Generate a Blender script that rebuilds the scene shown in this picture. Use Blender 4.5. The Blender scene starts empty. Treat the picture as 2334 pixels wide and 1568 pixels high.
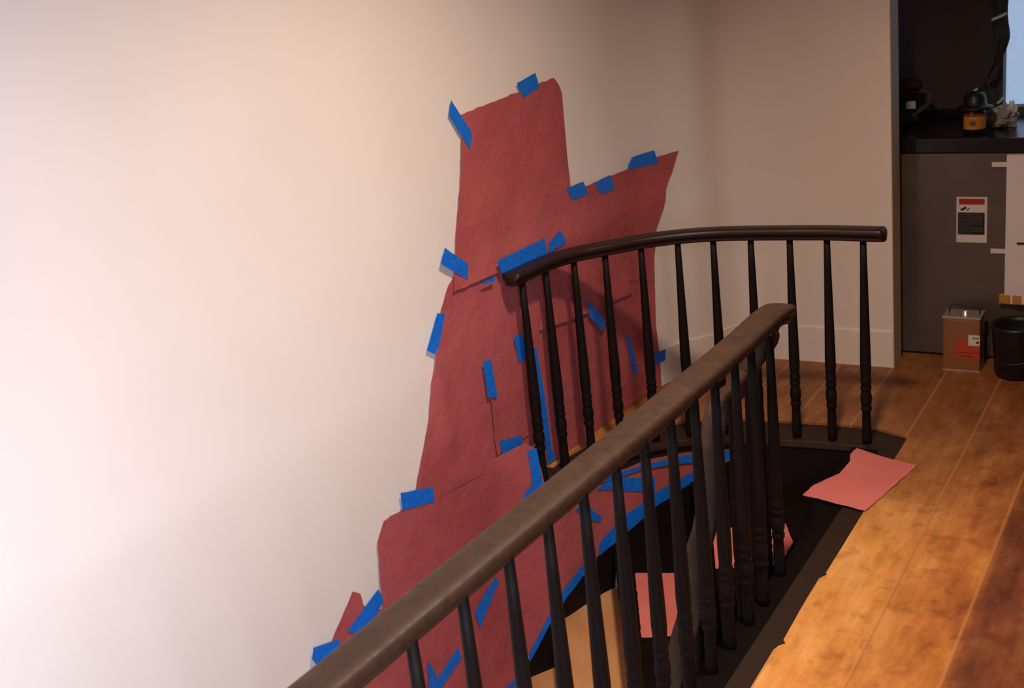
import bpy, bmesh, math, random, bisect
from mathutils import Vector, Matrix, noise
from mathutils.geometry import delaunay_2d_cdt
R_ = math.radians
random.seed(7)
S = bpy.context.scene
COL = S.collection

# ------------------------------------------------------------------ camera
camd = bpy.data.cameras.new('camera'); cam = bpy.data.objects.new('camera', camd); COL.objects.link(cam)
camd.sensor_width = 36.0; camd.lens = 2800.0/2334.0*36.0; camd.clip_start = .05; camd.clip_end = 60
g = Vector((967.0, 8416.0, 2800.0)).normalized()          # gravity in camera axes (right, down, forward)
yy = (Vector((0, 0, 1)) - g*g.z).normalized(); zz = -g; xx = yy.cross(zz)
right, down, fwd = [Vector((xx[i], yy[i], zz[i])) for i in range(3)]
mw = Matrix((( right.x, -down.x, -fwd.x, 0), (right.y, -down.y, -fwd.y, 0), (right.z, -down.z, -fwd.z, 1.93), (0, 0, 0, 1)))
cam.matrix_world = mw
camd.dof.use_dof = True; camd.dof.focus_distance = 3.7; camd.dof.aperture_fstop = 5.6
S.camera = cam
S.view_settings.view_transform = 'Standard'; S.view_settings.look = 'None'
S.view_settings.exposure = 0.0; S.view_settings.gamma = 1.0; S.view_settings.use_curve_mapping = False

# ------------------------------------------------------------------ world and lights
W = bpy.data.worlds.new('sky'); S.world = W; W.use_nodes = True
W.node_tree.nodes['Background'].inputs[0].default_value = (.50, .66, .95, 1)
W.node_tree.nodes['Background'].inputs[1].default_value = .75

def area(name, loc, target, size, size_y, power, col, spread=180):
    d = bpy.data.lights.new(name, 'AREA'); d.shape = 'RECTANGLE'; d.size = size; d.size_y = size_y
    d.energy = power; d.color = col; d.spread = R_(spread)
    o = bpy.data.objects.new(name, d); COL.objects.link(o); o.location = loc
    o.rotation_euler = (Vector(target)-Vector(loc)).to_track_quat('-Z', 'Y').to_euler()
    return o
# daylight through the tall window behind the camera, falling on the left wall
area('window_daylight', (.10, -.9, 1.9), (-1.75, 2.2, .15), 1.1, 1.5, 65, (.76, .80, 1.0), 86)
# warm ceiling lamp above the landing
area('ceiling_lamp_light', (.62, 2.80, 2.78), (.62, 2.80, 0), .20, .20, 40, (1.0, .76, .55), 134)
# the light of the kitchen window

# ------------------------------------------------------------------ materials
MATS = {}
def mat(name, col=(.5, .5, .5), rough=.6, spec=.3, metal=0, emit=None, build=None):
    m = bpy.data.materials.new(name); m.use_nodes = True
    nt = m.node_tree; b = nt.nodes['Principled BSDF']
    b.inputs['Base Color'].default_value = (*col, 1); b.inputs['Roughness'].default_value = rough
    b.inputs['Specular IOR Level'].default_value = spec; b.inputs['Metallic'].default_value = metal
    if emit: b.inputs['Emission Color'].default_value = (*emit[0], 1); b.inputs['Emission Strength'].default_value = emit[1]
    if build: build(nt, b)
    MATS[name] = m; return m
def N(nt, t, **kw):
    n = nt.nodes.new(t)
    for k, v in kw.items():
        if k in n.inputs: n.inputs[k].default_value = v
        else: setattr(n, k, v)
    return n
def ramp(nt, fac, stops):
    r = N(nt, 'ShaderNodeValToRGB'); cr = r.color_ramp
    while len(cr.elements) < len(stops): cr.elements.new(.5)
    for e, (p, c) in zip(cr.elements, stops): e.position = p; e.color = (*c, 1)
    nt.links.new(fac, r.inputs[0]); return r.outputs[0]
def noisy(nt, scale, detail=4, rough=.55, vec=None, mapscale=None, rot=0):
    tc = N(nt, 'ShaderNodeTexCoord'); mp = N(nt, 'ShaderNodeMapping')
    if mapscale: mp.inputs['Scale'].default_value = mapscale
    mp.inputs['Rotation'].default_value = (0, 0, rot)
    nt.links.new(vec or tc.outputs['Object'], mp.inputs[0])
    n = N(nt, 'ShaderNodeTexNoise', Scale=scale, Detail=detail, Roughness=rough)
    nt.links.new(mp.outputs[0], n.inputs['Vector']); return n.outputs['Fac']
def bump(nt, b, h, strength=.2, dist=.01):
    k = N(nt, 'ShaderNodeBump', Strength=strength, Distance=dist)
    nt.links.new(h, k.inputs['Height']); nt.links.new(k.outputs[0], b.inputs['Normal'])
def mixc(nt, fac, a, c, blend='MIX'):
    m = N(nt, 'ShaderNodeMix', data_type='RGBA', blend_type=blend)
    for s, v in ((m.inputs[0], fac), (m.inputs[6], a), (m.inputs[7], c)):
        if isinstance(v, (int, float)): s.default_value = v
        elif isinstance(v, tuple): s.default_value = (*v, 1)
        else: nt.links.new(v, s)
    return m.outputs[2]

def b_plaster(nt, b):
    c = ramp(nt, noisy(nt, 1.3, 3), [(.3, (.80, .715, .635)), (.7, (.86, .775, .69))])
    nt.links.new(c, b.inputs['Base Color']); bump(nt, b, noisy(nt, 14, 5), .06, .01)
mat('plaster', rough=.85, spec=.15, build=b_plaster)
def b_paper(nt, b):
    c1 = ramp(nt, noisy(nt, 2.2, 5), [(.30, (.42, .084, .088)), (.70, (.54, .130, .126))])
    c2 = ramp(nt, noisy(nt, 190, 4, .8), [(.3, (.80, .80, .80)), (.7, (1.0, 1.0, 1.0))])
    nt.links.new(mixc(nt, 1.0, c1, c2, 'MULTIPLY'), b.inputs['Base Color'])
    bump(nt, b, noisy(nt, 5, 5), .55, .03)
mat('pink_paper', rough=.9, spec=.1, build=b_paper)
def b_lit_paper(nt, b):
    c1 = ramp(nt, noisy(nt, 5, 4), [(.3, (.56, .150, .140)), (.7, (.64, .185, .16))])
    nt.links.new(c1, b.inputs['Base Color']); bump(nt, b, noisy(nt, 9, 3), .2, .01)
mat('lit_pink_paper', rough=.9, spec=.1, build=b_lit_paper)  # same pink paper, with the stronger light on it put into the colour
def b_tape(nt, b):
    c = ramp(nt, noisy(nt, 60, 4), [(.3, (.004, .13, .60)), (.7, (.010, .19, .76))])
    nt.links.new(c, b.inputs['Base Color']); bump(nt, b, noisy(nt, 90, 3), .25, .003)
mat('blue_tape', rough=.55, spec=.3, build=b_tape)
def b_rail(nt, b):
    c = ramp(nt, noisy(nt, 26, 6, .65), [(.25, (.030, .014, .0085)), (.75, (.060, .030, .017))])
    nt.links.new(c, b.inputs['Base Color'])
    r = ramp(nt, noisy(nt, 40, 4), [(.3, (.46,)*3), (.7, (.60,)*3)]); nt.links.new(r, b.inputs['Roughness'])
mat('dark_mahogany', rough=.4, spec=.35, build=b_rail)
mat('darker_mahogany', (.020, .0095, .006), .42, .40)
mat('black_wood', (.010, .0062, .005), .6, .12)
mat('black_brown_paint', (.026, .013, .008), .65, .2)
mat('black_matte', (.006, .004, .0035), .8, .05)
def b_floor(nt, b):
    geo = N(nt, 'ShaderNodeNewGeometry'); mp = N(nt, 'ShaderNodeMapping'); mp.vector_type = 'TEXTURE'
    mp.inputs['Location'].default_value = (1.433, 4.203, 0); mp.inputs['Rotation'].default_value = (0, 0, -math.atan2(.532, .847))
    nt.links.new(geo.outputs['Position'], mp.inputs[0])
    sx = N(nt, 'ShaderNodeSeparateXYZ'); nt.links.new(mp.outputs[0], sx.inputs[0])   # x = across boards (u), y = along (v)
    def math_(op, a, c=0.0, d=None):
        m = N(nt, 'ShaderNodeMath', operation=op)
        for i, v in enumerate((a, c) if d is None else (a, c, d)):
            if isinstance(v, (int, float)): m.inputs[i].default_value = v
            else: nt.links.new(v, m.inputs[i])
        return m.outputs[0]
    u = sx.outputs[0]; v = sx.outputs[1]
    # boards 0.22 wide
    w = .222; k = math_('FLOOR', math_('DIVIDE', math_('SUBTRACT', u, -.002), w))
    fu = math_('FRACT', math_('DIVIDE', math_('SUBTRACT', u, -.002), w))
    wn = N(nt, 'ShaderNodeTexWhiteNoise', noise_dimensions='1D'); nt.links.new(math_('ADD', k, 7.3), wn.inputs['W'])
    cell = math_('DIVIDE', math_('ADD', v, math_('MULTIPLY', wn.outputs['Value'], 2.7)), 1.9)
    fv = math_('FRACT', cell)
    wn2 = N(nt, 'ShaderNodeTexWhiteNoise', noise_dimensions='2D'); cb = N(nt, 'ShaderNodeCombineXYZ')
    nt.links.new(k, cb.inputs[0]); nt.links.new(math_('FLOOR', cell), cb.inputs[1]); nt.links.new(cb.outputs[0], wn2.inputs['Vector'])
    pos = mp.outputs[0]
    big = noisy(nt, 2.6, 4, .6, vec=pos, mapscale=(1, .55, 1))
    mid = noisy(nt, 9, 6, .65, vec=pos, mapscale=(1, .45, 1))
    fine = noisy(nt, 34, 5, .7, vec=pos, mapscale=(1, .12, 1))
    blot = noisy(nt, 13, 4, .6, vec=pos)
    base = ramp(nt, mid, [(.30, (.27, .080, .022)), (.48, (.50, .170, .036)), (.66, (.66, .27, .062))])
    worn = ramp(nt, mid, [(.28, (.60, .240, .045)), (.5, (.78, .36, .095)), (.72, (.84, .45, .170))])
    dark = ramp(nt, mid, [(.30, (.12, .030, .013)), (.5, (.26, .080, .027)), (.72, (.44, .18, .062))])
    # pale wear along the stairwell edge; dark past third board, darker towards the kitchen
    e1 = N(nt, 'ShaderNodeMapRange'); e1.inputs['From Min'].default_value = .10; e1.inputs['From Max'].default_value = .36
    nt.links.new(math_('ADD', u, math_('MULTIPLY', math_('SUBTRACT', big, .5), .5)), e1.inputs['Value'])
    e2 = N(nt, 'ShaderNodeMapRange'); e2.inputs['From Min'].default_value = .435; e2.inputs['From Max'].default_value = .46
    nt.links.new(u, e2.inputs['Value'])
    e3 = N(nt, 'ShaderNodeMapRange'); e3.inputs['From Min'].default_value = -.85; e3.inputs['From Max'].default_value = .10
    nt.links.new(math_('ADD', v, math_('MULTIPLY', math_('SUBTRACT', big, .5), .9)), e3.inputs['Value'])
    c = mixc(nt, e1.outputs[0], worn, base)
    c = mixc(nt, e2.outputs[0], c, dark)
    c = mixc(nt, math_('MULTIPLY', e3.outputs[0], .8), c, mixc(nt, .35, dark, (.12, .045, .02)))
    tint = ramp(nt, wn2.outputs['Value'], [(0, (.84, .80, .78)), (1, (1.0, 1.0, 1.0))])
    c = mixc(nt, 1.0, c, tint, 'MULTIPLY')
    c = mixc(nt, 1.0, c, ramp(nt, fine, [(.35, (.80, .76, .72)), (.65, (1.0, 1.0, 1.0))]), 'MULTIPLY')
    c = mixc(nt, 1.0, c, ramp(nt, blot, [(.26, (.62, .55, .55)), (.46, (1.0, 1.0, 1.0))]), 'MULTIPLY')
    # seams: a pale worn arris beside a thin dark joint
    seam = math_('LESS_THAN', math_('ABSOLUTE', math_('SUBTRACT', fu, .5)), .488)
    joint = math_('MAXIMUM', math_('MULTIPLY', math_('GREATER_THAN', fv, .002), seam), .55)
    pale = math_('MULTIPLY', math_('GREATER_THAN', fu, .955), .45)
    c = mixc(nt, pale, c, (.56, .25, .09))
    c = mixc(nt, math_('MAXIMUM', joint, .72), (.16, .06, .025), c)
    nt.links.new(c, b.inputs['Base Color'])
    r = ramp(nt, big, [(.3, (.42,)*3), (.7, (.60,)*3)]); nt.links.new(r, b.inputs['Roughness'])
    bump(nt, b, fine, .15, .004)
mat('worn_floorboards', rough=.5, spec=.35, build=b_floor)
def b_tan(nt, b):
    c = ramp(nt, noisy(nt, 7, 5, .6, mapscale=(1, .4, 1)), [(.3, (.50, .235, .090)), (.7, (.64, .34, .150))])
    nt.links.new(c, b.inputs['Base Color'])
mat('bare_tan_wood', rough=.6, spec=.2, build=b_tan)
def b_steel(nt, b):
    c = ramp(nt, noisy(nt, 3, 5), [(.3, (.125, .100, .090)), (.7, (.19, .155, .142))])
    nt.links.new(c, b.inputs['Base Color'])
    r = ramp(nt, noisy(nt, 5, 5), [(.3, (.38,)*3), (.7, (.52,)*3)]); nt.links.new(r, b.inputs['Roughness'])
mat('brushed_grey_metal', metal=.55, rough=.45, spec=.4, build=b_steel)
mat('black_stone', (.010, .008, .009), .22, .5)
mat('charcoal_board', (.095, .072, .068), .7, .2)
mat('white_foam', (.78, .72, .72), .8, .2)
mat('cream_trim', (.62, .53, .38), .7, .2)
mat('ivory_label', (.72, .66, .62), .6, .3)
mat('label_red', (.42, .020, .018), .6, .3)
mat('label_black', (.018, .015, .016), .6, .3)
mat('label_grey_ink', (.15, .13, .11), .6, .3)
mat('can_body_tan', (.34, .155, .065), .35, .5, metal=.35)
mat('can_orange_red', (.52, .070, .025), .5, .3)
mat('tin_bright', (.72, .70, .62), .25, .6, metal=.85)
mat('black_plastic', (.010, .009, .010), .4, .4)
mat('jar_amber', (.55, .24, .035), .4, .4)
mat('jar_red', (.30, .045, .015), .5, .3)
mat('jar_dark_glass', (.018, .008, .006), .15, .5)
mat('grey_film', (.34, .30, .27), .35, .5)
mat('pale_film', (.72, .72, .68), .2, .6)
mat('window_frame_wood', (.10, .10, .075), .6, .3)
mat('brown_cloth', (.055, .028, .016), .8, .2)
mat('ceiling_white', (.75, .72, .68), .9, .1)
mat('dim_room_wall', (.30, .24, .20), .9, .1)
def b_glass(nt, b):
    out = nt.nodes['Material Output']; tr = N(nt, 'ShaderNodeBsdfTransparent'); gl = N(nt, 'ShaderNodeBsdfGlossy', Roughness=.03)
    mx = N(nt, 'ShaderNodeMixShader'); mx.inputs[0].default_value = .06
    nt.links.new(tr.outputs[0], mx.inputs[1]); nt.links.new(gl.outputs[0], mx.inputs[2]); nt.links.new(mx.outputs[0], out.inputs[0])
mat('window_glass', build=b_glass)
mat('lamp_glow', (.9, .8, .7), .6, emit=((1, .74, .5), 6))

# ------------------------------------------------------------------ mesh helpers
def link(name, bm, m, parent=None, smooth=False, loc=None):
    me = bpy.data.meshes.new(name); bm.normal_update(); bm.to_mesh(me); bm.free()
    o = bpy.data.objects.new(name, me); COL.objects.link(o)
    for k in ([m] if isinstance(m, str) else m): me.materials.append(MATS[k])
    if smooth:
        for p in me.polygons: p.use_smooth = True
    if parent: o.parent = parent
    if loc: o.location = loc
    return o
def tag(o, label, cat, group=None, kind=None):
    if label: o['label'] = label
    if cat: o['category'] = cat
    if group: o['group'] = group
    if kind: o['kind'] = kind
    return o
def struct(name, bm, m, smooth=False, parent=None):
    o = link(name, bm, m, parent, smooth)
    if not parent: o['kind'] = 'structure'
    return o
def empty(name, loc, rz=0):
    o = bpy.data.objects.new(name, None); COL.objects.link(o); o.location = loc; o.rotation_euler = (0, 0, rz); o.empty_display_size = .1
    return o
def box(bm, x0, x1, y0, y1, z0, z1, M=None, bev=0):
    r = bmesh.ops.create_cube(bm, size=1); vs = r['verts']
    for v in vs:
        v.co = Vector(((x0+x1)/2+v.co.x*(x1-x0), (y0+y1)/2+v.co.y*(y1-y0), (z0+z1)/2+v.co.z*(z1-z0)))
    if bev:
        es = list({e for v in vs for e in v.link_edges})
        rr = bmesh.ops.bevel(bm, geom=es, offset=bev, segments=2, affect='EDGES', profile=.7); vs = list({v for f in rr['faces'] for v in f.verts} | {v for v in vs if v.is_valid})
    if M:
        for v in vs: v.co = M @ v.co
    return vs
def prism(bm, pts, z0, z1):
    lo = [bm.verts.new((x, y, z0)) for x, y in pts]; hi = [bm.verts.new((x, y, z1)) for x, y in pts]
    n = len(pts)
    f1 = bm.faces.new(hi); f0 = bm.faces.new(lo[::-1])
    for i in range(n): bm.faces.new((lo[i], lo[(i+1) % n], hi[(i+1) % n], hi[i]))
    bmesh.ops.recalc_face_normals(bm, faces=bm.faces[:])
    bmesh.ops.triangulate(bm, faces=[f1, f0])
def lathe(bm, prof, seg=20, cx=0, cy=0, sx=1, sy=1, cap=True):
    rings = []
    for z, r in prof: rings.append([bm.verts.new((cx+r*sx*math.cos(2*math.pi*k/seg), cy+r*sy*math.sin(2*math.pi*k/seg), z)) for k in range(seg)])
    for a, c in zip(rings, rings[1:]):
        for k in range(seg): bm.faces.new((a[k], a[(k+1) % seg], c[(k+1) % seg], c[k]))
    if cap: bm.faces.new(rings[0][::-1]); bm.faces.new(rings[-1])
def smooth_path(P, n=8):
    P = [Vector(p) for p in P]; Q = []
    for i in range(len(P)-1):
        p0 = P[i-1] if i else P[0]*2-P[1]; p1, p2 = P[i], P[i+1]; p3 = P[i+2] if i+2 < len(P) else P[-1]*2-P[-2]
        d1 = (p1-p0).length; d2 = (p2-p1).length; d3 = (p3-p2).length
        m1 = (p2-p0)/(d1+d2)*d2; m2 = (p3-p1)/(d2+d3)*d2
        for j in range(n):
            t = j/n; Q.append(p1*(2*t**3-3*t*t+1)+m1*(t**3-2*t*t+t)+p2*(-2*t**3+3*t*t)+m2*(t**3-t*t))
    Q.append(P[-1]); return Q
def sweep(bm, path, prof, scale=None):
    """prof: closed list of (side, up) offsets; kept plumb across, square to the path"""
    rings = []
    for i, p in enumerate(path):
        a = path[max(i-1, 0)]; c = path[min(i+1, len(path)-1)]; t = (c-a).normalized()
        th = Vector((t.x, t.y, 0)); th = th.normalized() if th.length > 1e-4 else Vector((1, 0, 0))
        side = Vector((th.y, -th.x, 0)); up = side.cross(t).normalized()
        if up.z < 0: up = -up
        s = scale[i] if scale else 1
        rings.append([bm.verts.new(p+side*(x*s)+up*(z*s)) for x, z in prof])
    n = len(prof)
    for a, c in zip(rings, rings[1:]):
        for k in range(n): bm.faces.new((a[k], a[(k+1) % n], c[(k+1) % n], c[k]))
    bm.faces.new(rings[0]); bm.faces.new(rings[-1][::-1])
    bmesh.ops.recalc_face_normals(bm, faces=bm.faces[:])
def tube(bm, path, r, seg=8):
    sweep(bm, [Vector(p) for p in path], [(r*math.cos(2*math.pi*k/seg), r*math.sin(2*math.pi*k/seg)) for k in range(seg)])

# ------------------------------------------------------------------ plan of the house
O2 = Vector((1.433, 4.203)); U2 = Vector((.847, -.532)); V2 = Vector((.532, .847))
def hp(u, v): q = O2+U2*u+V2*v; return (q.x, q.y)          # house axes: u across the floorboards, v along them
HM = Matrix(((U2.x, V2.x, 0, O2.x), (U2.y, V2.y, 0, O2.y), (0, 0, 1, 0), (0, 0, 0, 1)))
class Curve:
    def __init__(s, P, n=10):
        s.q = [(p.x, p.y) for p in smooth_path([(x, y, 0) for x, y in P], n)]; s.c = [0]
        for a, b in zip(s.q, s.q[1:]): s.c.append(s.c[-1]+math.dist(a, b))
        s.L = s.c[-1]
    def at(s, t):
        t0 = max(0, min(s.L-1e-9, t)); i = max(0, min(len(s.q)-2, bisect.bisect_right(s.c, t0)-1))
        a, b = s.q[i], s.q[i+1]; l = s.c[i+1]-s.c[i]; f = (t-s.c[i])/l
        return a[0]+(b[0]-a[0])*f, a[1]+(b[1]-a[1])*f
    def frame(s, t):
        x, y = s.at(t); a = s.at(max(0, t-.03)); b = s.at(min(s.L, t+.03)); l = math.dist(a, b)
        return x, y, (b[1]-a[1])/l, -(b[0]-a[0])/l            # point and room-side normal
UC = [(-3.1, 0.083), (-1.9, 1.683), (-0.8, 3.15), (-0.4, 3.683), (-0.13, 4.043), (0.05, 4.283), (0.26, 4.56), (0.44, 4.8), (0.58, 4.98), (0.72, 5.1), (0.88, 5.165), (1.03, 5.2606), (1.2348, 5.1661), (1.4296, 5.0438), (1.6193, 4.9246)]
WC = [(-3.1, 0.083), (-1.9, 1.683), (-0.8, 3.15), (-0.4, 3.683), (-0.13, 4.043), (-0.02, 4.11), (0.075, 4.16), (0.17, 4.25), (0.27, 4.335), (0.385, 4.385), (0.52, 4.425), (0.66, 4.435), (0.785, 4.415), (0.91, 4.37), (1.04, 4.31), (1.16, 4.25), (1.3, 4.165)]
CU = Curve(UC); CW = Curve(WC)          # upper wall; wall of the stairwell below the landing

def wall_strip(bm, cv, z0, z1, thick, s0=0, s1=None, step=.05, nz=1, off=0.0):
    s1 = s1 or cv.L; n = max(2, int((s1-s0)/step)); inn = []; out = []
    for i in range(n+1):
        t = s0+(s1-s0)*i/n; x, y, nx, ny = cv.frame(t)
        a, b = (z0(t), z1(t)) if callable(z0) else (z0, z1)
        inn.append([bm.verts.new((x+nx*off, y+ny*off, a+(b-a)*k/nz)) for k in range(nz+1)])
        out.append([bm.verts.new((x-nx*thick, y-ny*thick, a+(b-a)*k/nz)) for k in range(nz+1)])
    for i in range(n):
        for k in range(nz):
            bm.faces.new((inn[i][k], inn[i+1][k], inn[i+1][k+1], inn[i][k+1]))
            bm.faces.new((out[i][k], out[i][k+1], out[i+1][k+1], out[i+1][k]))
        bm.faces.new((inn[i][-1], inn[i+1][-1], out[i+1][-1], out[i][-1]))
        bm.faces.new((inn[i][0], out[i][0], out[i+1][0], inn[i+1][0]))
    for i in (0, n):
        for k in range(nz):
            bm.faces.new((inn[i][k], inn[i][k+1], out[i][k+1], out[i][k]))
    bmesh.ops.recalc_face_normals(bm, faces=bm.faces[:])
def autosmooth(o, ang=35):
    me = o.data
    for p in me.polygons: p.use_smooth = True
    try: me.set_sharp_from_angle(angle=R_(ang))
    except Exception: pass

# ------------------------------------------------------------------ the shell
SK = min(range(len(CU.q)), key=lambda i: math.dist(CU.q[i], (-.4, 3.683))); SK = CU.c[SK]
bm = bmesh.new(); wall_strip(bm, CU, 0, 2.9, .115, SK); wall_strip(bm, CU, -3, 2.9, .115, 0, SK); o = struct('wall_left', bm, 'plaster'); autosmooth(o)
bm = bmesh.new(); wall_strip(bm, CW, (lambda t: -3.0), (lambda t: 0.0 if t < 4.93 else -.102), .115, SK); o = struct('wall_stairwell', bm, 'plaster'); autosmooth(o)
SL = CU.L
bm = bmesh.new(); box(bm, -.226, -.222, .702, .827, 0, 2.9, HM); struct('trim_5', bm, 'cream_trim')
bm = bmesh.new(); wall_strip(bm, CU, 0, .16, 0, 6.186, SL-.001, off=.007); o = struct('baseboard_left', bm, 'plaster'); autosmooth(o)

PB = Vector((-.23, 1.90)); DB = Vector((.568, .823)).normalized(); NB = Vector((-DB.y, DB.x))      # line of the near balusters
def nb(s, off=0): q = PB+DB*s+NB*off; return (q.x, q.y)
FE0 = hp(0, 0)
# orange floor: chipped straight edge by the stairwell, curved edge on the landing
BL = [(.06, 4.19), (.15, 4.30), (.26, 4.38), (.38, 4.42), (.52, 4.46), (.66, 4.47), (.79, 4.45), (.92, 4.40), (1.05, 4.34), (1.17, 4.28), (1.28, 4.21)]
CB = Curve(BL)
land = []
for i in range(0, 41):
    t = .12+(CB.L-.12)*i/40; x, y, nx, ny = CB.frame(t); w = .04+.085*min(1, (t-.12)/.35)
    land.append((x-nx*w, y-ny*w))
land = [p for p in land if True]
floor_pts = []
for k in range(61): floor_pts.append(CU.at(CU.L*1.0-(CU.L-5.30)*k/60))          # along the wall, back towards the landing tip
floor_pts += land
floor_pts += [hp(0, 0)]
v = -.12
for (a, jog) in ((-.35, .0), (-.649, .006), (-1.072, .006), (-1.080, .013), (-1.094, .004), (-1.11, -.004), (-1.27, -.003), (-1.465, .003), (-1.480, .014), (-1.496, .0), (-1.52, -.007), (-1.8, -.004), (-6.2, 0)):
    floor_pts.append(hp(jog, a))
floor_pts += [hp(3.4, -6.2), hp(3.4, 1.6), hp(-1.6, 1.6), hp(-1.6, .79), hp(-.30, .79)]
bm = bmesh.new(); prism(bm, floor_pts, -.03, 0); struct('floor', bm, 'worn_floorboards')
# dark painted border round the stairwell
inner = [nb(s, .038) for s in (-6.2, -2, 0, 1.0, 1.90)] + [hp(-.175, -.66)]
wl = [(x, y) for x, y in [CW.at(CW.L-.005-(CW.L-4.96)*k/50) for k in range(51)]]
bm = bmesh.new(); prism(bm, [hp(.03, -6.2)]+[hp(.03, -1.0), hp(.03, -.0), hp(-.05, .08)]+[hp(-.177, -.10), hp(-.177, -.65)]+[nb(1.90, .038), nb(1.0, .038), nb(0, .038), nb(-2, .038), nb(-6.2, .038)], -.17, -.012)
struct('trim_1', bm, 'black_matte')
bm = bmesh.new(); box(bm, -.072, .02, -6.2, -.02, -.0118, -.006, HM); struct('trim_4', bm, 'black_brown_paint')
back = []
for i in range(0, 41):
    t = (CB.L)*i/40; x, y, nx, ny = CB.frame(t); w = .05+.095*min(1, max(0, t-.05)/.35)
    back.append((x-nx*w, y-ny*w))
bm = bmesh.new(); prism(bm, [hp(-.177, -.13)]+wl+back+[hp(-.03, .06), hp(.02, -.0), hp(.0,-.12)], -.10, -.010)
struct('trim_2', bm, 'black_brown_paint')
bm = bmesh.new(); wall_strip(bm, CW, -.032, -.0105, .02, 5.19, CW.L-.03, off=.014); struct('trim_3', bm, 'dark_mahogany')
# inner wall of the stairwell below the near border
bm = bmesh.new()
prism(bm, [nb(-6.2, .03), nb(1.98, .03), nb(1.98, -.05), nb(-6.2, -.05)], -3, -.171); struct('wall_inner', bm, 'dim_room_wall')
# rooms around
bm = bmesh.new(); prism(bm, [hp(-7.2, -6.3), hp(3.5, -6.3), hp(3.5, 1.7), hp(-7.2, 1.7)], 2.9, 3.0); struct('ceiling', bm, 'ceiling_white')
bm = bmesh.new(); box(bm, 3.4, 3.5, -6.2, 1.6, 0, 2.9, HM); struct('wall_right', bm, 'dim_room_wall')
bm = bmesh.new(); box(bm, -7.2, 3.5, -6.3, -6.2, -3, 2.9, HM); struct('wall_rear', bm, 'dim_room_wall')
bm = bmesh.new(); prism(bm, [hp(-6, -6.3), hp(2, -6.3), hp(2, 2), hp(-6, 2)], -3.05, -3.0); struct('floor_lower', bm, 'bare_tan_wood')
# kitchen back wall with its window opening
KV = 1.40; WU0, WU1, WZ0, WZ1 = .045, 1.05, .955, 2.2
bm = bmesh.new()
box(bm, -1.6, WU0, KV, KV+.12, 0, 2.9, HM); box(bm, WU1, 3.4, KV, KV+.12, 0, 2.9, HM)
box(bm, WU0, WU1, KV, KV+.12, 0, WZ0, HM); box(bm, WU0, WU1, KV, KV+.12, WZ1, 2.9, HM); struct('wall_kitchen', bm, 'charcoal_board')
bm = bmesh.new(); box(bm, -1.7, -1.6, .70, 1.6, 0, 2.9, HM); struct('wall_side', bm, 'charcoal_board')
t_ = empty('window_1', (*hp((WU0+WU1)/2, KV+.06), WZ0)); t_['kind'] = 'structure'
t_.rotation_euler = (0, 0, math.atan2(U2.y, U2.x))
hw = (WU1-WU0)/2
def wbox(name, a, m, bev=.003):
    bm = bmesh.new(); box(bm, *a, bev=bev); return link(name, bm, m, t_)
bm = bmesh.new()
for a in ((-hw, -hw+.035, -.04, .04, 0, 1.24), (hw-.035, hw, -.04, .04, 0, 1.24), (-hw+.035, hw-.035, -.04, .04, 0, .03), (-hw+.035, hw-.035, -.04, .04, 1.20, 1.24), (-hw+.035, hw-.035, -.03, .03, .60, .64)): box(bm, *a)
link('window_frame', bm, 'window_frame_wood', t_)
wbox('window_pane', (-hw+.03, hw-.03, -.004, .004, .028, 1.205), 'window_glass', 0)

# ------------------------------------------------------------------ staircase
ZT = lambda k: -.19*k
def cws(s): x, y, nx, ny = CW.frame(s); return (x+nx*.012, y+ny*.012)
LN = [((.88, 3.52), 6.50), ((.54, 3.10), 5.85), ((.22, 2.68), 5.50), ((.02, 2.38), 5.165), ((-.18, 2.10), 4.78), ((-.38, 1.81), 4.40), ((-.58, 1.52), 4.02), ((-.80, 1.21), 3.64), ((-1.0, .92), 3.26)]
st = empty('staircase', (.4, 3.8, -.95)); tag(st, 'dark winding wooden staircase dropping down the curved stairwell beside the papered wall', 'stairs')
def stpart(name, bm, m):
    o = link(name, bm, m, st); o.location = (-.4, -3.8, .95); return o
for k in range(1, len(LN)):
    (ia, sa), (ib, sb) = LN[k-1], LN[k]
    ia_ = Vector(ia)+NB*.0; ib_ = Vector(ib)
    outer = [cws(sa+(sb-sa)*j/8) for j in range(9)]
    # the tread noses 2.5 cm beyond the riser below it
    d = (Vector(outer[-1])-Vector(outer[-2])).normalized()*.025
    outer[-1] = tuple(Vector(outer[-1])+d*.6)
    sh_ = (ib_-ia_).normalized()*.025
    pts = [tuple(ia_)]+outer+[tuple(ib_+sh_)]
    bm = bmesh.new(); prism(bm, pts, ZT(k)-.032, ZT(k)); o = stpart('tread', bm, 'bare_tan_wood' if k >= 3 else 'black_matte')
    if k == 3: o['label'] = 'bare tan wooden tread'
    # riser at the upper end of this tread
    a = Vector(ia); b = Vector(cws(sa)); nrm = Vector((-(b-a).y, (b-a).x)).normalized()*.012
    bm = bmesh.new(); prism(bm, [tuple(a), tuple(b), tuple(b-nrm), tuple(a-nrm)], ZT(k), ZT(k-1)-.033 if k > 1 else -.102); stpart('riser', bm, 'dark_mahogany')
STRT = sorted([(6.062, -0.072), (5.885, -0.172), (5.804, -0.212), (5.692, -0.266), (5.562, -0.341), (5.412, -0.402), (5.304, -0.445), (5.202, -0.487), (5.134, -0.551), (5.014, -0.693), (4.928, -0.773)])
STRT = [(3.2, STRT[0][1]-(STRT[0][0]-3.2)*.5)]+STRT+[(6.20, -.045), (6.5, -.040)]
def sz(t):
    for (a, za), (b, zb) in zip(STRT, STRT[1:]):
        if a <= t <= b: return za+(zb-za)*(t-a)/(b-a)
    return STRT[0][1]-.5*(STRT[0][0]-t) if t < STRT[0][0] else STRT[-1][1]
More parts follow.
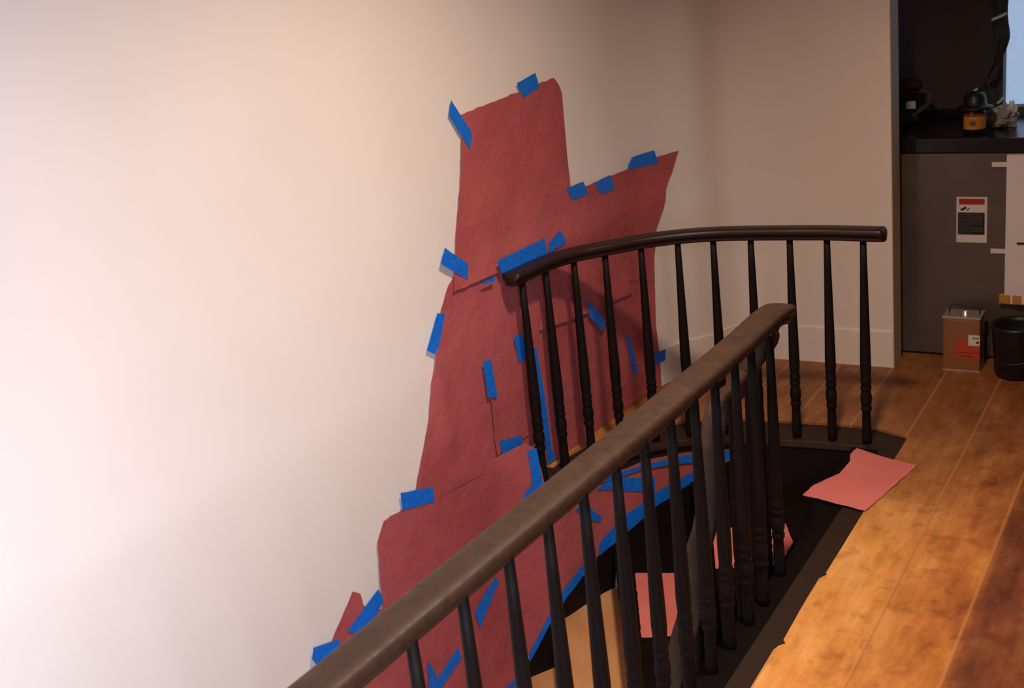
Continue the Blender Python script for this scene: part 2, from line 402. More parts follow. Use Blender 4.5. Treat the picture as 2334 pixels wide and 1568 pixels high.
def sb(t):   # lower edge of the outer string
    for k in range(1, len(LN)):
        if LN[k][1] <= t <= LN[k-1][1]+.001:
            return min(sz(t)-.05, ZT(k)-.035)
    return sz(t)-.3
bm = bmesh.new(); wall_strip(bm, CW, (lambda t: min(sb(t), sz(t)-.05)), (lambda t: min(sz(t), -.034)), -.001, 3.3, 6.495, step=.03, off=.011)
o = stpart('stringer', bm, 'black_wood')

# ------------------------------------------------------------------ railings
RP_ = [(0, 0), (.023, 0), (.025, .007), (.022, .014), (.030, .018), (.0365, .026), (.0372, .034), (.0345, .041), (.029, .0445), (.015, .0465), (0, .047)]
RP = RP_+[(-x, z) for x, z in RP_[::-1][1:-1]]
HB = .775
BPROF = [(0, .0165), (.022, .0178), (.10, .0163), (.128, .0152), (.136, .0195), (.146, .0200), (.153, .0158), (.158, .0180), (.172, .0208), (.190, .0210), (.205, .0180), (.212, .0158),
         (.218, .0195), (.229, .0200), (.236, .0160), (.242, .0195), (.255, .0200), (.262, .0170), (.272, .0185), (.30, .0200), (.34, .0198), (.50, .0165), (.65, .0135), (HB, .0112)]
def baluster_mesh(h):
    bm = bmesh.new(); k = h/HB
    pr = [(z if z < .34 else .34+(z-.34)*(h+.006-.34)/(HB-.34), r) for z, r in BPROF] if h > .5 else [(z*k, r) for z, r in BPROF]
    lathe(bm, pr, 18); return bm
r2 = empty('landing_railing', (.66, 4.47, 0)); tag(r2, 'curved dark wooden railing on the landing edge before the far wall', 'railing', 'dark stair railings')
bpath = [(x, y, HB) for x, y in BL]
first = Vector(bpath[0])+(Vector(bpath[0])-Vector(bpath[1])).normalized()*.055
last = Vector(bpath[-1])+(Vector(bpath[-1])-Vector(bpath[-2])).normalized()*.065
path = smooth_path([tuple(first)]+bpath+[tuple(last)], 6)
end = (path[-1]-path[-2]).normalized(); e0 = (path[0]-path[1]).normalized()
path = [path[0]+e0*.014, path[0]+e0*.011, path[0]+e0*.004]+path+[path[-1]+end*.006, path[-1]+end*.012, path[-1]+end*.015]
sc = [.55, .82, .96]+[1]*(len(path)-6)+[.96, .82, .55]
bm = bmesh.new(); sweep(bm, path, RP, sc); o = link('handrail', bm, 'darker_mahogany', r2, True); o.location = -Vector(r2.location)
proto = link('baluster', baluster_mesh(HB+.012), 'black_wood', r2, True)
def put(ob, root, x, y, z): ob.location = Vector((x, y, z))-Vector(root.location)
for i, (x, y) in enumerate(BL):
    ob = proto
    if i: ob = proto.copy(); COL.objects.link(ob); ob.parent = r2
    put(ob, r2, x, y, -.011)

r1 = empty('stair_railing', (*nb(.6), 0)); tag(r1, 'dark wooden foreground railing that turns down the stairs at its far end', 'railing', 'dark stair railings')
np_ = [(*nb(-5.6, .022), HB), (*nb(-2, .022), HB), (*nb(0, .022), HB), (*nb(1.0, .022), HB), (*nb(1.55, .024), HB+.003), (*nb(1.72, .026), HB+.008), (*nb(1.825, .026), HB+.003), (*nb(1.865, .036), HB-.026), (*nb(1.850, .058), HB-.070),
       (*nb(1.79, .080), HB-.115), (.695, 3.405, .61), (.635, 3.33, .590), (.566, 3.229, .585), (.540, 3.19, .50), (.524, 3.168, .385), (.492, 3.122, .28), (.445, 3.053, .205), (.427, 3.028, .09), (.388, 2.971, .025), (.345, 2.908, -.05), (.30, 2.84, -.13), (.20, 2.69, -.28), (.0, 2.39, -.45), (-.2, 2.1, -.64), (-.6, 1.53, -1.02)]
pth = smooth_path(np_, 8)
bm = bmesh.new(); sweep(bm, pth, [(x*1.2, z*1.1) for x, z in RP], [1 if p.z > .74 else max(.8, 1-(.74-p.z)*1.5) for p in pth]); o = link('handrail', bm, 'dark_mahogany', r1, True); o.location = -Vector(r1.location)
proto2 = link('baluster', baluster_mesh(HB+.012), 'black_wood', r1, True)
nx_ = [-.60, -.51, -.42, -.325, -.235, -.145, -.055, .03, .115, .20, .28, .36, .438, .51, .585, .65, .752]
for i, x in enumerate(nx_):
    s = (x-PB.x)/DB.x; ob = proto2
    if i: ob = proto2.copy(); COL.objects.link(ob); ob.parent = r1
    put(ob, r1, *nb(s, .018 if x > .7 else 0), -.013)
    if x > .7: ob.scale = (1, 1, .975)
# balusters of the descending stretch, each standing on its tread
def tread_z(x, y):
    for k in range(len(LN)-1, 0, -1):
        ia, sa = LN[k-1]; a = Vector(ia); b = Vector(cws(sa)); cr = (b-a).x*(y-a.y)-(b-a).y*(x-a.x)
        if cr > -1e-6: return ZT(k)
    return ZT(1)
for (x, y, zt) in [(.72, 3.436, .62), (.68, 3.388, .60), (.61, 3.292, .585), (.546, 3.20, .525), (.492, 3.122, .285), (.436, 3.04, .155), (.375, 2.952, .005), (.30, 2.84, -.125), (.20, 2.69, -.27)]:
    zb = tread_z(x, y); ob = link('baluster', baluster_mesh(zt-zb+.01), 'black_wood', r1, True); put(ob, r1, x, y, zb)

# ------------------------------------------------------------------ paper sheets and tape on the wall
SHEETS = {
 'A': ('U',1,[(5.018,1.389),(5.182,1.399),(5.368,1.41),(5.59,1.423),(5.615,1.396),(5.632,1.357),(5.629,1.219),(5.627,1.088),(5.629,0.996),(5.736,0.989),(5.936,0.987),(6.108,0.986),(6.382,1.002),(6.344,0.92),(6.302,0.863),(6.276,0.774),(6.23,0.699),(6.197,0.554),(6.188,0.479),(5.867,0.571),(5.593,0.721),(5.405,0.82),(5.258,0.824),(5.148,0.822),(4.991,0.825),(4.855,0.828),(4.888,0.917),(4.931,1.057),(4.97,1.167),(4.998,1.279)]),
 'B': ('U',0,[(5.315,0.831),(6.21,0.666),(6.197,0.476),(6.181,0.284),(6.188,0.162),(6.189,0.06),(6.188,-0.002),(6.033,-0.007),(5.809,-0.0),(5.462,-0.032),(5.292,-0.068),(5.286,0.115),(5.291,0.467)]),
 'C': ('U',2,[(5.386,0.778),(5.688,0.712),(5.915,0.65),(5.961,0.6),(6.004,0.482),(5.813,0.493),(5.563,0.511),(5.324,0.538),(5.351,0.619)]),
 'D': ('U',0,[(4.876,0.874),(5.156,0.866),(5.403,0.841),(5.376,0.611),(5.36,0.443),(5.347,0.271),(5.311,0.123),(5.183,0.121),(4.987,0.134),(4.778,0.149),(4.621,0.162),(4.53,0.212),(4.556,0.272),(4.608,0.361),(4.657,0.452),(4.688,0.565),(4.719,0.632),(4.762,0.725),(4.794,0.792),(4.843,0.853)]),
 'E': ('U',2,[(4.966,0.505),(5.115,0.514),(5.241,0.51),(5.284,0.476),(5.294,0.326),(5.306,0.179),(5.302,0.09),(5.192,0.171),(5.134,0.172),(4.984,0.175),(4.98,0.24),(4.987,0.356),(4.987,0.439)]),
 'F': ('W',1,[(4.367,0.205),(4.46,0.204),(4.626,0.175),(4.815,0.165),(4.985,0.171),(5.106,0.189),(5.139,0.158),(5.154,0.083),(5.165,0.009),(5.177,-0.085),(5.295,-0.107),(5.506,-0.081),(5.679,-0.065),(5.875,-0.064),(6.035,-0.058),(6.027,-0.084),(5.868,-0.166),(5.74,-0.236),(5.603,-0.303),(5.499,-0.359),(5.353,-0.425),(5.217,-0.466),(5.124,-0.542),(5.011,-0.671),(4.904,-0.755),(4.806,-0.833),(4.208,-0.443),(4.269,-0.247),(4.29,-0.127),(4.305,-0.022),(4.325,0.15)]),
 'H': ('W',0,[(4.184,0.047),(4.214,0.023),(4.218,-0.017),(4.242,-0.052),(4.308,-0.085),(4.314,-0.141),(4.279,-0.353),(4.22,-0.468),(3.816,-0.204),(3.942,-0.145),(4.044,-0.085),(4.083,-0.042),(4.134,0.003)]),
}
TAPES = {
 'T1': ('U',[(4.974,1.445),(5.065,1.32),(5.038,1.271),(4.953,1.4)]),
 'T2': ('U',[(5.352,1.44),(5.471,1.459),(5.489,1.404),(5.38,1.387)]),
 'T3': ('U',[(5.595,1.011),(5.717,1.012),(5.746,0.954),(5.629,0.959)]),
 'T4': ('U',[(5.802,0.99),(5.919,0.993),(5.947,0.931),(5.832,0.935)]),
 'T5': ('U',[(6.064,0.999),(6.101,1.027),(6.249,1.027),(6.269,0.968),(6.068,0.984)]),
 'T6': ('U',[(4.837,0.985),(4.95,0.896),(4.937,0.846),(4.806,0.939)]),
 'T7': ('U',[(5.09,0.87),(5.392,0.875),(5.398,0.813),(5.145,0.81),(5.105,0.824)]),
 'T8': ('U',[(5.433,0.846),(5.515,0.872),(5.548,0.819),(5.432,0.806)]),
 'T9': ('U',[(4.985,0.819),(5.075,0.819),(5.069,0.803),(5.013,0.809)]),
 'T10': ('U',[(4.762,0.782),(4.801,0.766),(4.733,0.645),(4.686,0.677)]),
 'T11': ('U',[(5.161,0.565),(5.219,0.561),(5.226,0.458),(5.176,0.467)]),
 'T12': ('U',[(4.96,0.54),(5.006,0.535),(5.02,0.389),(4.965,0.406)]),
 'T13': ('U',[(5.004,0.222),(5.138,0.193),(5.134,0.142),(5.014,0.164)]),
 'T14': ('W',[(4.461,0.263),(4.622,0.213),(4.624,0.157),(4.459,0.201)]),
 'T15': ('W',[(4.129,-0.061),(4.29,-0.001),(4.307,-0.049),(4.25,-0.085),(4.163,-0.093)]),
 'T16': ('W',[(3.982,-0.037),(4.089,-0.069),(4.088,-0.108),(3.983,-0.1),(3.969,-0.069)]),
 'T17': ('W',[(4.754,-0.341),(4.888,-0.273),(4.912,-0.295),(4.771,-0.418)]),
 'T18': ('W',[(4.63,-0.417),(4.647,-0.463),(4.517,-0.511),(4.462,-0.537),(4.453,-0.487)]),
 'T19': ('W',[(4.468,-0.373),(4.496,-0.434),(4.513,-0.533),(4.47,-0.56),(4.448,-0.51)]),
 'T20': ('W',[(4.882,-0.726),(4.93,-0.726),(4.961,-0.765),(4.938,-0.838),(4.847,-0.763)]),
 'T21': ('U',[(5.657,0.551),(5.772,0.435),(5.739,0.4),(5.65,0.494)]),
 'T22': ('U',[(5.936,0.314),(5.97,0.293),(6.012,0.125),(5.971,0.132)]),
 'T23': ('U',[(6.141,0.165),(6.227,0.16),(6.219,0.111),(6.148,0.118)]),
 'T24': ('U',[(5.275,0.49),(5.295,0.476),(5.306,0.375),(5.321,0.227),(5.322,0.064),(5.341,-0.033),(5.29,-0.043),(5.288,0.114),(5.28,0.296)]),
 'T25': ('W',[(5.11,0.16),(5.145,0.16),(5.151,0.085),(5.156,0.005),(5.105,0.007),(5.113,0.078)]),
 'T26': ('W',[(5.056,-0.036),(5.085,0.011),(5.147,0.018),(5.166,-0.013),(5.089,-0.031)]),
 'T27': ('W',[(5.422,-0.088),(5.56,-0.081),(5.678,-0.078),(5.768,-0.073),(5.892,-0.066),(6.035,-0.056),(6.027,-0.096),(5.889,-0.105),(5.766,-0.101),(5.62,-0.095),(5.484,-0.105)]),
 'T28': ('W',[(5.423,-0.119),(5.523,-0.105),(5.653,-0.134),(5.692,-0.143),(5.687,-0.203),(5.648,-0.194),(5.48,-0.141)]),
 'T29': ('W',[(5.888,-0.13),(5.807,-0.165),(5.696,-0.206),(5.645,-0.237),(5.561,-0.264),(5.48,-0.314),(5.413,-0.352),(5.412,-0.402),(5.508,-0.372),(5.562,-0.341),(5.639,-0.301),(5.692,-0.266),(5.756,-0.243),(5.804,-0.212),(5.885,-0.172)]),
 'T30': ('W',[(5.392,-0.366),(5.305,-0.399),(5.204,-0.44),(5.135,-0.513),(5.013,-0.658),(5.014,-0.693),(5.134,-0.551),(5.202,-0.487),(5.304,-0.445),(5.389,-0.423)]),
 'T31': ('W',[(5.301,-0.152),(5.354,-0.154),(5.442,-0.247),(5.429,-0.261),(5.367,-0.227)]),
}
CC = {'U': CU, 'W': CW}
def crumple(s, z):
    n = noise.noise(Vector((s*2.3, z*2.0, .7)))*.5+noise.noise(Vector((s*6.1+3, z*4.3, 2.2)))*.25
    r = abs(noise.noise(Vector((s*4.0-2, z*1.6, 5.1))))
    return max(-.0008, .0065*(n+.6)-.003*r)
def densify(P, d=.012, jit=0, seed=0):
    out = []
    for i, a in enumerate(P):
        b = P[(i+1) % len(P)]; L = math.dist(a, b); n = max(1, int(L/d))
        for k in range(n):
            t = k/n; x, y = a[0]+(b[0]-a[0])*t, a[1]+(b[1]-a[1])*t
            if jit and 0 < k < n:
                x += jit*noise.noise(Vector((x*30, y*30, seed))); y += jit*noise.noise(Vector((x*30+9, y*30, seed+4)))
            out.append((x, y))
    return out
def inside(p, P):
    c = False
    for i in range(len(P)):
        (x1, y1), (x2, y2) = P[i], P[i-1]
        if (y1 > p[1]) != (y2 > p[1]) and p[0] < (x2-x1)*(p[1]-y1)/(y2-y1)+x1: c = not c
    return c
def sheet_mesh(cv, P, off, grid, jit, seed, amp, thick, bulge=None):
    B = densify(P, grid*.8, jit, seed); n = len(B)
    pts = [Vector(p) for p in B]
    xs = [p[0] for p in B]; ys = [p[1] for p in B]
    x = min(xs)+grid/2
    def near(p): return min((p[0]-q[0])**2+(p[1]-q[1])**2 for q in B) < (grid*.45)**2
    while x < max(xs):
        y = min(ys)+grid/2
        while y < max(ys):
            p = (x+random.uniform(-.2, .2)*grid, y+random.uniform(-.2, .2)*grid)
            if inside(p, B) and not near(p): pts.append(Vector(p))
            y += grid
        x += grid
    vs, _, fs, *_r = delaunay_2d_cdt(pts, [], [list(range(n))], 1, 1e-5)
    bm = bmesh.new(); front = []; rear = []
    for p in vs:
        wx, wy, nx, ny = cv.frame(p.x); h = off+amp*crumple(p.x, p.y)
        if bulge: h += bulge(p.x, p.y)
        front.append(bm.verts.new((wx+nx*h, wy+ny*h, p.y))); rear.append(bm.verts.new((wx+nx*(h-thick), wy+ny*(h-thick), p.y)))
    cnt = {}
    for f in fs:
        try: bm.faces.new([front[i] for i in f]); bm.faces.new([rear[i] for i in f][::-1])
        except ValueError: continue
        for i in range(len(f)):
            a, b = f[i], f[(i+1) % len(f)]; cnt[(a, b)] = 1
    for (a, b) in list(cnt):
        if (b, a) not in cnt:
            try: bm.faces.new((front[a], front[b], rear[b], rear[a]))
            except ValueError: pass
    bmesh.ops.recalc_face_normals(bm, faces=bm.faces[:])
    return bm
SL_ = {
 'A': 'topmost large pink paper sheet with stepped upper edge and pointed right corner',
 'B': 'pink paper sheet behind the landing railing balusters reaching down to the landing floor',
 'C': 'small pink paper flap just under the landing rail with a straight lower hem',
 'D': 'pink paper sheet of the left middle, between the top sheet and the wide lowest sheet',
 'E': 'short pink paper piece overlapping the left middle sheet beside the first landing baluster',
 'F': 'widest lowest pink paper sheet following the staircase skirt up under the landing',
 'H': 'narrow pointed pink paper sheet at the lower left, half behind the foreground rail'}
PG = 'pink paper sheets taped to the curved wall'; TG = 'blue tape strips holding the pink paper'
def b_A(s, z): return .010*max(0, 1-abs(z-.82)/.10) if z < .92 else 0
def b_C(s, z): return .010*max(0, 1-abs(z-.50)/.08)
def b_D(s, z):   # long soft buckles in the loosely hung sheet
    return .012*max(0, math.sin((s-4.62)*13+(z-.1)*1.5))**2*max(0, min(1, (.80-z)/.15))*max(0, min(1, (s-4.66)/.08))*max(0, min(1, (5.0-s)/.12))*max(0, min(1, (z-.24)/.10))
def b_E(s, z): return .006*max(0, 1-abs(s-4.99)/.03)
BUL = {'A': b_A, 'D': b_D, 'C': b_C, 'E': b_E}
for i, (k, (c, layer, P)) in enumerate(SHEETS.items()):
    if c == 'U' and k == 'B': P = [(s, max(z, .004)) for s, z in P]
    bm = sheet_mesh(CC[c], P, .0045+.0022*layer, .022, .004, i*3.1, 1.0, .0012, BUL.get(k))
    o = link('paper_sheet', bm, 'pink_paper', None, True); autosmooth(o, 40); tag(o, SL_[k], 'paper', PG)
TL = {
 'T1': 'blue tape strip slanting over the top left corner of the top paper sheet',
 'T2': 'blue tape square on the highest edge of the paper, near its peak',
 'T3': 'blue tape square in the inner corner of the stepped upper edge of the paper',
 'T4': 'small blue tape square on the slanting upper edge, second from the inner corner',
 'T5': 'blue tape piece near the pointed right corner of the top paper sheet',
 'T6': 'blue tape strip slanting over the left paper edge, level with the landing rail',
 'T7': 'long crinkled blue tape strip lying along the left end of the landing rail',
 'T8': 'small blue tape piece just right of the long crinkled strip above the landing rail',
 'T9': 'thin sliver of blue tape on the hem left of the landing rail end',
 'T10': 'upright blue tape strip on the left paper edge below the rail height',
 'T11': 'blue tape piece on the overlapping paper piece, just left of the first landing baluster',
 'T12': 'upright blue tape strip at the upper end of the dark slit in the paper',
 'T13': 'blue tape square where the slit meets the wide lowest paper sheet',
 'T14': 'blue tape strip at the top left shoulder of the wide lowest paper sheet',
 'T15': 'long slanting blue tape strip joining the small lower left sheet to the wide one',
 'T16': 'blue tape piece on the lower left sheet, partly behind the foreground rail',
 'T17': 'slanting blue tape strip seen below the foreground rail between two balusters',
 'T18': 'blue tape strip forming the right arm of a V low on the paper',
 'T19': 'short blue tape strip forming the left arm of a V low on the paper',
 'T20': 'blue tape scrap at the very bottom of the paper right of the V',
 'T21': 'blue tape piece seen between the third and fourth landing balusters under the paper flap',
 'T22': 'thin upright blue tape strip between the fourth and fifth landing balusters',
 'T23': 'blue tape piece on the right paper edge beside the bare wall low down',
 'T24': 'very long narrow blue tape strip running down beside the first landing baluster',
 'T25': 'blue tape strip just above the foreground rail at the tip of the landing',
 'T26': 'blue tape strip curving under the tip of the landing beside the foreground rail',
 'T27': 'long blue tape strip under the landing edge above the wedge of paper',
 'T28': 'wide level blue tape strip across the wedge of paper under the landing',
 'T29': 'long wide blue tape strip along the upper part of the black stair skirt',
 'T30': 'long narrow blue tape strip along the lower part of the black stair skirt',
 'T31': 'slanting blue tape strip just below the foreground rail in the wedge of paper'}
for i, (k, (c, P)) in enumerate(TAPES.items()):
    if k == 'T24': P = [(s, max(z, .012)) for s, z in P]
    extra = {'T7': .022, 'T9': .015, 'T27': .004, 'T21': .012, 'T8': .012, 'T12': .0075, 'T11': .002, 'T13': .003}.get(k, .0)
    top = .0045+.0044
    if k in ('T1', 'T2', 'T3', 'T4', 'T5', 'T6', 'T8', 'T22', 'T23', 'T10', 'T14'): top = .0045+.0022
    if k in ('T15', 'T16'): top = .0072
    if k == 'T6': extra = .006
    if k in ('T19', 'T30', 'T26'): extra = .0012
    bm = sheet_mesh(CC[c], P, top+.0022+extra, .016, .0015, i*1.7, 1.0, .0006)
    o = link('tape_strip', bm, 'blue_tape', None, True); autosmooth(o, 40); tag(o, TL[k], 'tape', TG)

# ------------------------------------------------------------------ loose paper on the treads and at the stair head
def loose(pts, z, label, droop=None, m='lit_pink_paper', seed=1, amp=.005):
    B = densify(pts, .02, .004, seed); n = len(B); P = [Vector(p) for p in B]
    xs = [p[0] for p in B]; ys = [p[1] for p in B]; x = min(xs)
    while x < max(xs):
        y = min(ys)
        while y < max(ys):
            q = (x, y)
            if inside(q, B) and min(math.dist(q, r) for r in B) > .010: P.append(Vector(q))
            y += .025
        x += .025
    vs, _, fs, *_r = delaunay_2d_cdt(P, [], [list(range(n))], 1, 1e-5)
    bm = bmesh.new(); a = []; b = []
    for p in vs:
        h = z+.0025+amp*(.5+noise.noise(Vector((p.x*7, p.y*7, seed))))*.5+(droop(p.x, p.y) if droop else 0)
        a.append(bm.verts.new((p.x, p.y, h))); b.append(bm.verts.new((p.x, p.y, h-.0015)))
    ed = {}
    for f in fs:
        bm.faces.new([a[i] for i in f]); bm.faces.new([b[i] for i in f][::-1])
        for i in range(len(f)): ed[(f[i], f[(i+1) % len(f)])] = 1
    for (i, j) in ed:
        if (j, i) not in ed: bm.faces.new((a[i], a[j], b[j], b[i]))
    bmesh.ops.recalc_face_normals(bm, faces=bm.faces[:])
    o = link('loose_paper', bm, m, None, True); autosmooth(o, 40); return tag(o, label, 'paper')
loose([(1.375, 3.945), (1.235, 3.795), (1.10, 3.652), (1.01, 3.745), (.935, 3.82), (.99, 3.885), (1.10, 3.95), (1.165, 4.04), (1.185, 4.10), (1.222, 4.145), (1.26, 4.09), (1.31, 4.02)], 0.0,
      'pink paper square jutting from the worn floor edge over the stair head', amp=.006)
loose([(.59, 3.72), (.82, 3.70), (.90, 3.84), (.91, 3.98), (.85, 4.03), (.62, 3.98)], ZT(1), 'pink paper piece on the highest dark tread, seen between balusters', seed=4, amp=.006)
loose([(.325, 3.65), (.52, 3.63), (.53, 4.05), (.36, 4.09)], ZT(2), 'pink paper piece on the second dark tread, behind the foreground balusters', seed=9, amp=.006)

# ------------------------------------------------------------------ kitchen
def root_h(name, u, v, z, label, cat, group=None, rz=0):
    o = empty(name, (*hp(u, v), z), math.atan2(U2.y, U2.x)+rz); tag(o, label, cat, group); return o
CABV = .893
c = root_h('kitchen_cabinet', .55, CABV+.004, 0, 'dark grey metal fronted kitchen base cabinet under the black countertop', 'cabinet')
def kb(name, a, m, par=c, bev=.002): bm = bmesh.new(); box(bm, *a, bev=bev); return link(name, bm, m, par)
kb('body', (-1.15, .85, .02, .50, .0, .888), 'charcoal_board')
kb('front_panel', (-1.15, .02, 0, .019, .012, .886), 'brushed_grey_metal')
kb('front_panel', (.03, .85, 0, .019, .10, .886), 'brushed_grey_metal')
# warning label stuck on the panel
lab = kb('warning_label', (-.558, -.437, -.0015, -.0003, .512, .706), 'ivory_label', bev=0); lab['label'] = 'white warning sticker with red header and black text block'
def lb(name, a, m): bm = bmesh.new(); box(bm, *a); o = link(name, bm, m, lab); return o
lb('red_header', (-.548, -.447, -.0022, -.0016, .674, .698), 'label_red')
lb('text_block', (-.552, -.446, -.0022, -.0016, .546, .640), 'label_black')
bm = bmesh.new(); rnd = random.Random(3)
for i in range(11):
    z = .632-i*.0079; x = -.547
    while x < -.455:
        w = rnd.uniform(.004, .011)
        if i not in (6, 10) or x < -.51: box(bm, x, min(x+w, -.45), -.0026, -.0023, z-.0016, z+.0012)
        x += w+.003
link('text_lines', bm, 'label_grey_ink', lab)
bm = bmesh.new()      # small pictogram of a tipping appliance
M1 = Matrix.Translation((-.530, -.0020, .656)) @ Matrix.Rotation(-.5, 4, 'Y'); box(bm, -.012, .012, -.0004, .0004, -.0045, .0045, M1)
M2 = Matrix.Translation((-.512, -.0020, .654)) @ Matrix.Rotation(-.9, 4, 'Y'); box(bm, -.007, .007, -.0004, .0004, -.002, .002, M2)
link('pictogram', bm, 'label_black', lab)
f_ = root_h('foam_edge_strip', .235, .872, 0, 'white packing foam strip taped upright to the cabinet edge at the right of the picture', 'packing foam')
def fb(name, a, m, bev=.004): bm = bmesh.new(); box(bm, *a, bev=bev); return link(name, bm, m, f_)
fb('foam_strip', (-.045, .05, -.008, .019, .26, .885), 'white_foam')
fb('tape_piece', (-.105, -.042, .0165, .0195, .832, .852), 'ivory_label', .0005)
fb('tape_piece', (-.105, -.042, .0165, .0195, .470, .490), 'ivory_label', .0005)
fb('black_screw', (.0, .045, -.013, -.0085, .519, .526), 'label_black', .0005)
fb('foot_block', (-.065, -.02, -.01, .018, .262, .300), 'jar_amber', .003)
fb('foot_block', (-.012, .022, -.014, -.0085, .262, .300), 'jar_amber', .002)
ct = root_h('countertop', .5, CABV, 0, 'black polished countertop above the grey cabinet, with clutter on it', 'countertop')
bm = bmesh.new(); box(bm, -1.10, .95, -.001, .497, .889, .95, bev=.006); link('slab', bm, 'black_stone', ct)
bm = bmesh.new(); box(bm, -1.10, -.46, .479, .496, .9505, .99, bev=.002); link('upstand', bm, 'black_stone', ct)

# paint can
pc = root_h('paint_can', .048, .775, 0, 'rectangular solvent can with orange label, on the floor before the cabinet', 'can')
bm = bmesh.new(); box(bm, -.074, .074, -.052, .052, .004, .232, bev=.010); link('body', bm, 'can_body_tan', pc)
bm = bmesh.new(); box(bm, -.076, .076, -.054, .054, .230, .240, bev=.003); link('top', bm, 'tin_bright', pc)
bm = bmesh.new(); box(bm, -.0755, .0755, -.0535, .0535, 0, .006, bev=.002); link('base', bm, 'tin_bright', pc)
bm = bmesh.new(); lathe(bm, [(.239, .018), (.246, .018), (.247, .0155), (.262, .0150), (.2635, .013)], 20, .012, -.026); link('cap', bm, 'tin_bright', pc, True)
bm = bmesh.new(); tube(bm, smooth_path([(-.060, .01, .241), (-.055, .01, .262), (-.02, .01, .272), (.03, .01, .270), (.058, .01, .258), (.062, .01, .241)], 5), .0032); link('handle', bm, 'black_plastic', pc, True)
kb2 = lambda name, a, m: (lambda bm: (box(bm, *a), link(name, bm, m, pc))[1])(bmesh.new())
o = kb2('orange_label', (-.020, .0735, -.0532, -.0522, .058, .142), 'can_orange_red')
o = kb2('white_label', (.028, .0738, -.0540, -.0533, .118, .164), 'ivory_label')
bm = bmesh.new()
for (x, z, w) in ((.048, .152, .006), (.057, .152, .004), (.064, .152, .005)): box(bm, x, x+w, -.0545, -.0541, z-.005, z+.003)
bm2 = bm; box(bm2, .060, .070, -.0545, -.0541, .128, .138); link('label_mark', bm, 'label_black', pc)
bm = bmesh.new(); box(bm, -.018, .072, -.0536, -.0533, .083, .088); box(bm, -.008, .05, -.0536, -.0533, .066, .074); link('label_stripe', bm, 'jar_red', pc)

# dark bundle at the right of the can
db = root_h('dark_bucket', .262, .735, 0, 'black bucket on the floor at the right edge, beside the solvent can', 'bucket')
bm = bmesh.new(); lathe(bm, [(0, .078), (.01, .082), (.20, .096), (.21, .100), (.222, .100), (.222, .094), (.20, .090), (.02, .076)], 28); link('body', bm, 'black_plastic', db, True)
bm = bmesh.new(); tube(bm, smooth_path([(-.098, 0, .205), (-.104, -.03, .15), (-.09, -.07, .105), (-.02, -.115, .085), (.06, -.10, .10), (.098, 0, .205)], 5), .0028); link('handle', bm, 'black_plastic', db, True)

# jar with wide black lid
j = root_h('jar', .042, 1.00, .951, 'small jar with amber label and wide black hat-like lid, on the black countertop', 'jar'); j.scale = (1.28, 1.28, 1.2)
bm = bmesh.new(); lathe(bm, [(0, .030), (.004, .034), (.075, .034), (.085, .030), (.092, .028)], 24); link('body', bm, 'jar_dark_glass', j, True)
bm = bmesh.new(); lathe(bm, [(.018, .0345), (.062, .0345)], 24, cap=False); link('amber_label', bm, 'jar_amber', j, True)
bm = bmesh.new(); lathe(bm, [(.064, .0347), (.072, .0347)], 24, cap=False); link('red_band', bm, 'jar_red', j, True)
bm = bmesh.new()
for k in range(8):
    a = k*math.pi/4; box(bm, .004, .013, -.0004, .0004, -.0012, .0012, Matrix.Translation((0, -.0350, .040)) @ Matrix.Rotation(a, 4, 'Y'))
lathe(bm, [(-.0005, .003), (.0005, .003)], 10)
for v_ in bm.verts[-20:]: v_.co = Matrix.Translation((0, -.0352, .040)) @ Matrix.Rotation(R_(90), 4, 'X') @ v_.co
link('flower_mark', bm, 'jar_dark_glass', j)
bm = bmesh.new(); lathe(bm, [(.084, .046), (.087, .055), (.091, .056), (.095, .044), (.100, .036), (.122, .034), (.136, .028), (.142, .016)], 24); link('lid', bm, 'black_plastic', j, True)

# crumpled grey plastic bag
def crumpled(bm, rx, ry, rz, seed, sub=3, amp=.35):
    bmesh.ops.create_icosphere(bm, subdivisions=sub, radius=1)
    for v in bm.verts:
        n = noise.noise(v.co*1.7+Vector((seed, 0, 0)))+.6*abs(noise.noise(v.co*4+Vector((0, seed, 0))))
        c_ = v.co*(1+amp*n); v.co = Vector((c_.x*rx, c_.y*ry, max(-.95, c_.z)*rz+rz*.95))
bag = root_h('plastic_bag', .125, 1.14, .952, 'crumpled greyish clear plastic bag behind the jar on the countertop', 'bag')
bm = bmesh.new(); crumpled(bm, .055, .045, .042, 3.3, 4, .5); link('bag_body', bm, 'grey_film', bag)
bm = bmesh.new(); crumpled(bm, .016, .012, .030, 8.1, 3, .6)
for v in bm.verts: v.co += Vector((.042, -.02, .045))
link('bag_corner', bm, 'pale_film', bag)
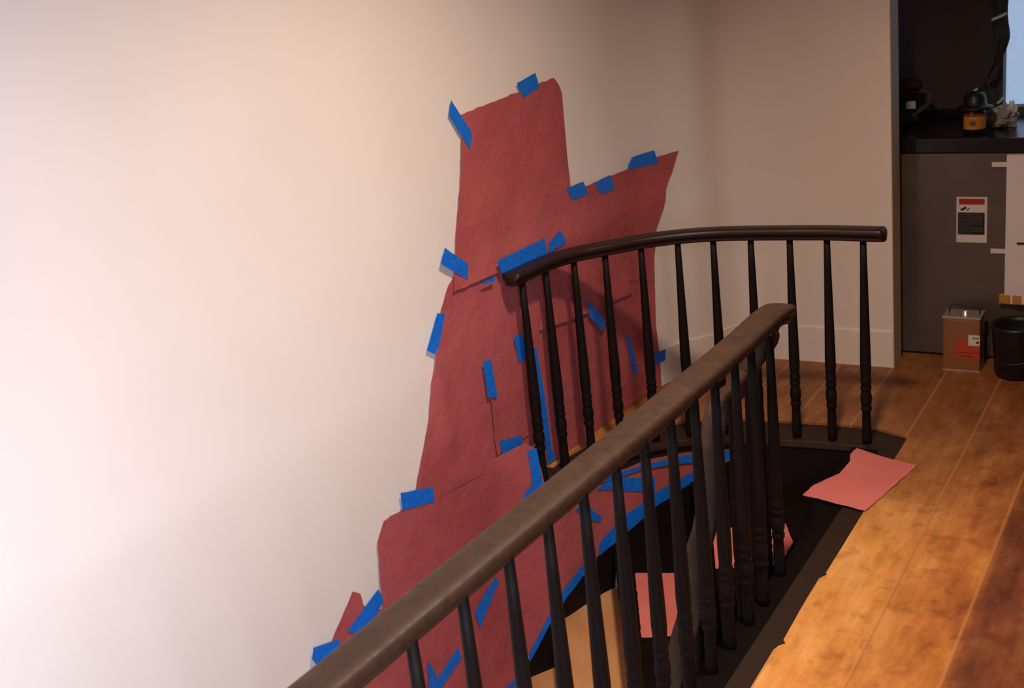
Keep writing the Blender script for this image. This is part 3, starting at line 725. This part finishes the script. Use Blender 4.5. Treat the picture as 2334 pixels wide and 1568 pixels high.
# hanging film by the window
hf_ = root_h('plastic_film', .03, 1.33, 1.0, 'twisted strip of dark clear plastic film hanging beside the kitchen window', 'plastic film')
bm = bmesh.new()
ctr = [(.05, .60), (.048, .50), (.052, .42), (.055, .34), (.058, .27), (.045, .20), (.015, .14), (-.02, .085), (-.005, .055), (.02, .01), (.025, -.042)]
wd = [.04, .040, .036, .034, .030, .022, .020, .022, .046, .050, .045]
pp = smooth_path([(a, w_, b) for (a, b), w_ in zip(ctr, wd)], 6); rows = []
for i, p in enumerate(pp):
    row = []
    for k in range(9):
        t = k/8*2-1; tw = math.sin(i*.30)*.03
        row.append(bm.verts.new((p.x+t*p.y, .012*math.sin(t*7+i*.35)+tw*t-.02, p.z+t*.02)))
    rows.append(row)
for a, b in zip(rows, rows[1:]):
    for k in range(8): bm.faces.new((a[k], a[k+1], b[k+1], b[k]))
bmesh.ops.solidify(bm, geom=bm.faces[:], thickness=.002)
link('film', bm, 'window_frame_wood', hf_, True)
bm = bmesh.new(); tube(bm, smooth_path([(-.028, -.06, .092), (-.04, -.062, .082), (-.052, -.06, .068)], 4), .006); link('film_highlight', bm, 'pale_film', hf_, True); bm = bmesh.new(); tube(bm, smooth_path([(.078, -.06, .050), (.066, -.06, .036), (.054, -.058, .026)], 4), .0065)  # pale tubes stand in for highlights on the film's folds
link('film_highlight', bm, 'pale_film', hf_, True); bm = bmesh.new(); tube(bm, smooth_path([(.085, -.05, .40), (.06, -.052, .388), (.025, -.05, .376)], 4), .007)
link('film_highlight', bm, 'pale_film', hf_, True)
# small appliance at the left of the counter
ap = root_h('coffee_grinder', -.315, 1.27, .951, 'small dark appliance half hidden by the wall end, with a pale pouring lip', 'appliance')
bm = bmesh.new(); lathe(bm, [(0, .075), (.02, .078), (.05, .06), (.10, .055), (.13, .07), (.15, .072), (.155, .06)], 24); link('body', bm, 'black_plastic', ap, True)
bm = bmesh.new(); lathe(bm, [(.155, .066), (.175, .070), (.19, .045), (.195, .01)], 24, .02); link('lid', bm, 'brown_cloth', ap, True)
bm = bmesh.new(); prism(bm, [(.035, -.078), (.075, -.075), (.068, -.05), (.045, -.05)], .075, .105); link('lip', bm, 'ivory_label', ap)
bm = bmesh.new(); tube(bm, smooth_path([(.060, .0, .14), (.115, -.01, .13), (.12, -.02, .09), (.07, -.02, .05), (.0, -.07, .01)], 6), .010); link('handle', bm, 'charcoal_board', ap, True)

# ------------------------------------------------------------------ ceiling lamp fitting (out of the frame, above)
cl = empty('ceiling_lamp', (.62, 2.80, 2.895)); tag(cl, 'round ceiling lamp above the stair landing', 'lamp')
bm = bmesh.new(); lathe(bm, [(-.01, .10), (-.05, .12), (-.09, .12), (-.095, .11), (-.095, .10), (-.055, .105)], 28, cap=False); link('shade', bm, 'cream_trim', cl, True)
